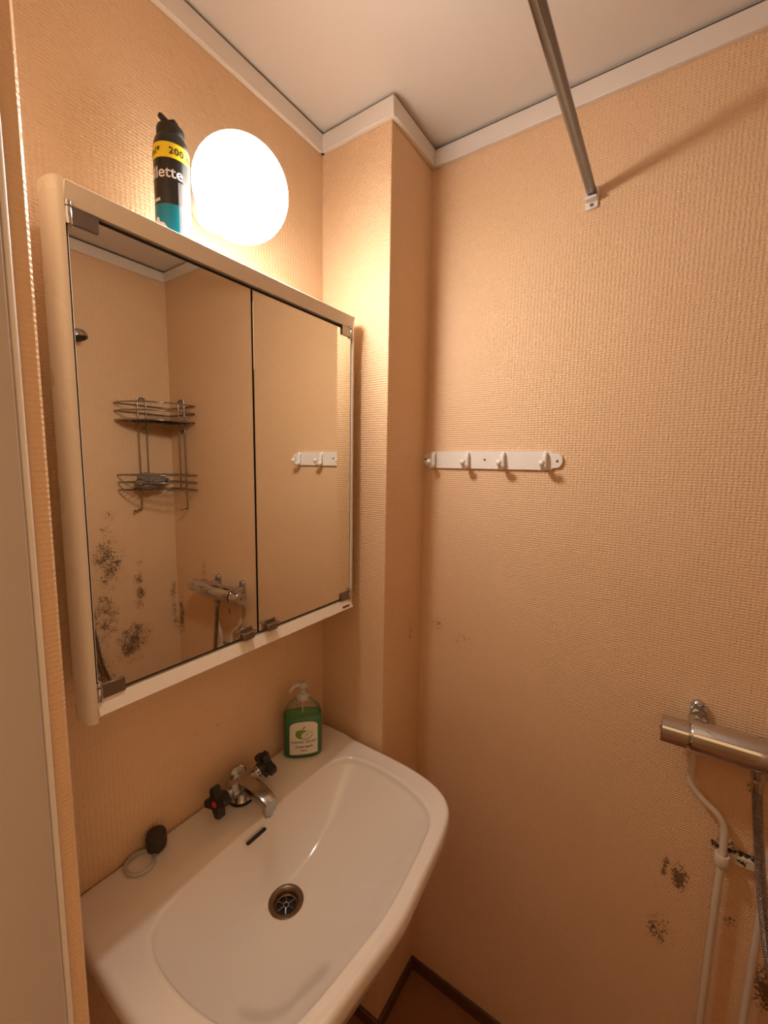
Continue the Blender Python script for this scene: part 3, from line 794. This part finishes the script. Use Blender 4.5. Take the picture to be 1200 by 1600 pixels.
# ------------------------------------------------------------------ wire corner shelf
cs = thing('corner_shelf', 'two-tier chrome wire corner shelf in the shower corner', 'shelf', (XC, YB, 1.41))
def tier_loop(z, dx=.199, dy=.236, inset=.006):
    A = Vector((XC-inset, YB-dy, z)); E = Vector((XC-dx, YB-inset, z)); K = Vector((XC-inset, YB-inset, z))
    pts = []
    for i in range(25):                                     # bowed front
        t = i/24; p = A.lerp(E, t); nrm = Vector((-(YB-(YB-dy))/1, -dx, 0)).normalized()
        pts.append(p+nrm*.085*math.sin(PI*t)**.8)
    return pts, A, E, K
def loop_tube(b, z, r, **k_):
    pts, A, E, K = tier_loop(z, **k_)
    full = pts+[E.lerp(K, .33), E.lerp(K, .66), K+Vector((-.012, 0, 0)), K+Vector((0, -.012, 0)), K.lerp(A, .33), K.lerp(A, .66)]
    tube(b, full, r, 8, True)
for z0, zs in ((1.787, (1.787, 1.825, 1.857)), (1.503, (1.503, 1.535, 1.566))):
    b = B()
    for z in zs: loop_tube(b, z, .0027)
    tr = obj('tier_rails', b, 'steel_wire', cs, 60)
    b = B(); pts, A, E, K = tier_loop(z0)
    for i in range(1, 14):                                  # floor wires of the tier
        t = i/14; q0 = A.lerp(E, t); base_ = A.lerp(K, min(1, 2*t)) if t < .5 else K.lerp(E, 2*t-1)
        f = pts[int(round(t*24))]; tube(b, [f, base_], .0014, 6)
    obj('tier_floor', b, 'steel_wire', cs, 60)
b = B(); pts, A, E, K = tier_loop(1.7905); b.faces.new([b.verts.new(p) for p in pts+[K]])
bmesh.ops.solidify(b, geom=b.faces[:], thickness=.003)
obj('tray_plate', b, 'bronze', cs, 0)
for wall in ('c', 'b'):
    def W(u, off, z): return (XC-off, YB-u, z) if wall == 'c' else (XC-u, YB-off, z)
    u0, u1 = (.146, .112) if wall == 'c' else (.128, .084)
    b = B()
    pts = [W(u0+(.002 if wall == 'c' else .004), .012, 1.43), W(u0, .010, 1.60), W(u0, .010, 1.862), W(u0-.004, .010, 1.880), W((u0+u1)/2, .010, 1.888), W(u1+.004, .010, 1.880), W(u1, .010, 1.862), W(u1, .010, 1.60), W(u1, .010, 1.505)]
    foot = [W(u0+.036, .026, 1.412), W(u0+.010, .016, 1.418)] if wall == 'c' else [W(u0+.008, .040, 1.416), W(u0+.003, .018, 1.418)]
    tube(b, spline(foot+pts, 5), .0030, 8)
    sphere(b, W(u0+.039, .027, 1.412) if wall == 'c' else W(u0+.009, .043, 1.417), .0058, 12, 8)
    up = obj('hanger', b, 'steel_wire', cs, 60)
    b = lathe(B(), [(.0085, 0), (.0085, .003), (.006, .0055), (0, .006)], 18, axis_mat(W((u0+u1)/2-.010, .0004, 1.752), (-1, 0, 0) if wall == 'c' else (0, -1, 0))); obj('screw', b, 'chrome_worn', up)

b = B(); bmesh.ops.create_icosphere(b, subdivisions=5, radius=1)
for v in b.verts:
    p = v.co.copy(); nz = noise.fractal(p*1.7+Vector((3, 1, 7)), 1.0, 2.0, 4); rg = abs(noise.noise(p*3.3+Vector((9, 2, 1))))
    k_ = 1+.28*nz-.30*rg
    q = Vector((p.x*.036*k_, p.y*.084*k_, p.z*.034*k_))
    v.co = Vector((1.298, .918, 1.540))+Matrix.Rotation(-.35, 3, 'Z') @ q
    v.co.z = max(v.co.z, 1.5065)
tag(obj('mesh_cloth', b, 'cloth', smooth=50), 'crumpled grey cloth on the lower tier of the wire corner shelf', 'cloth')
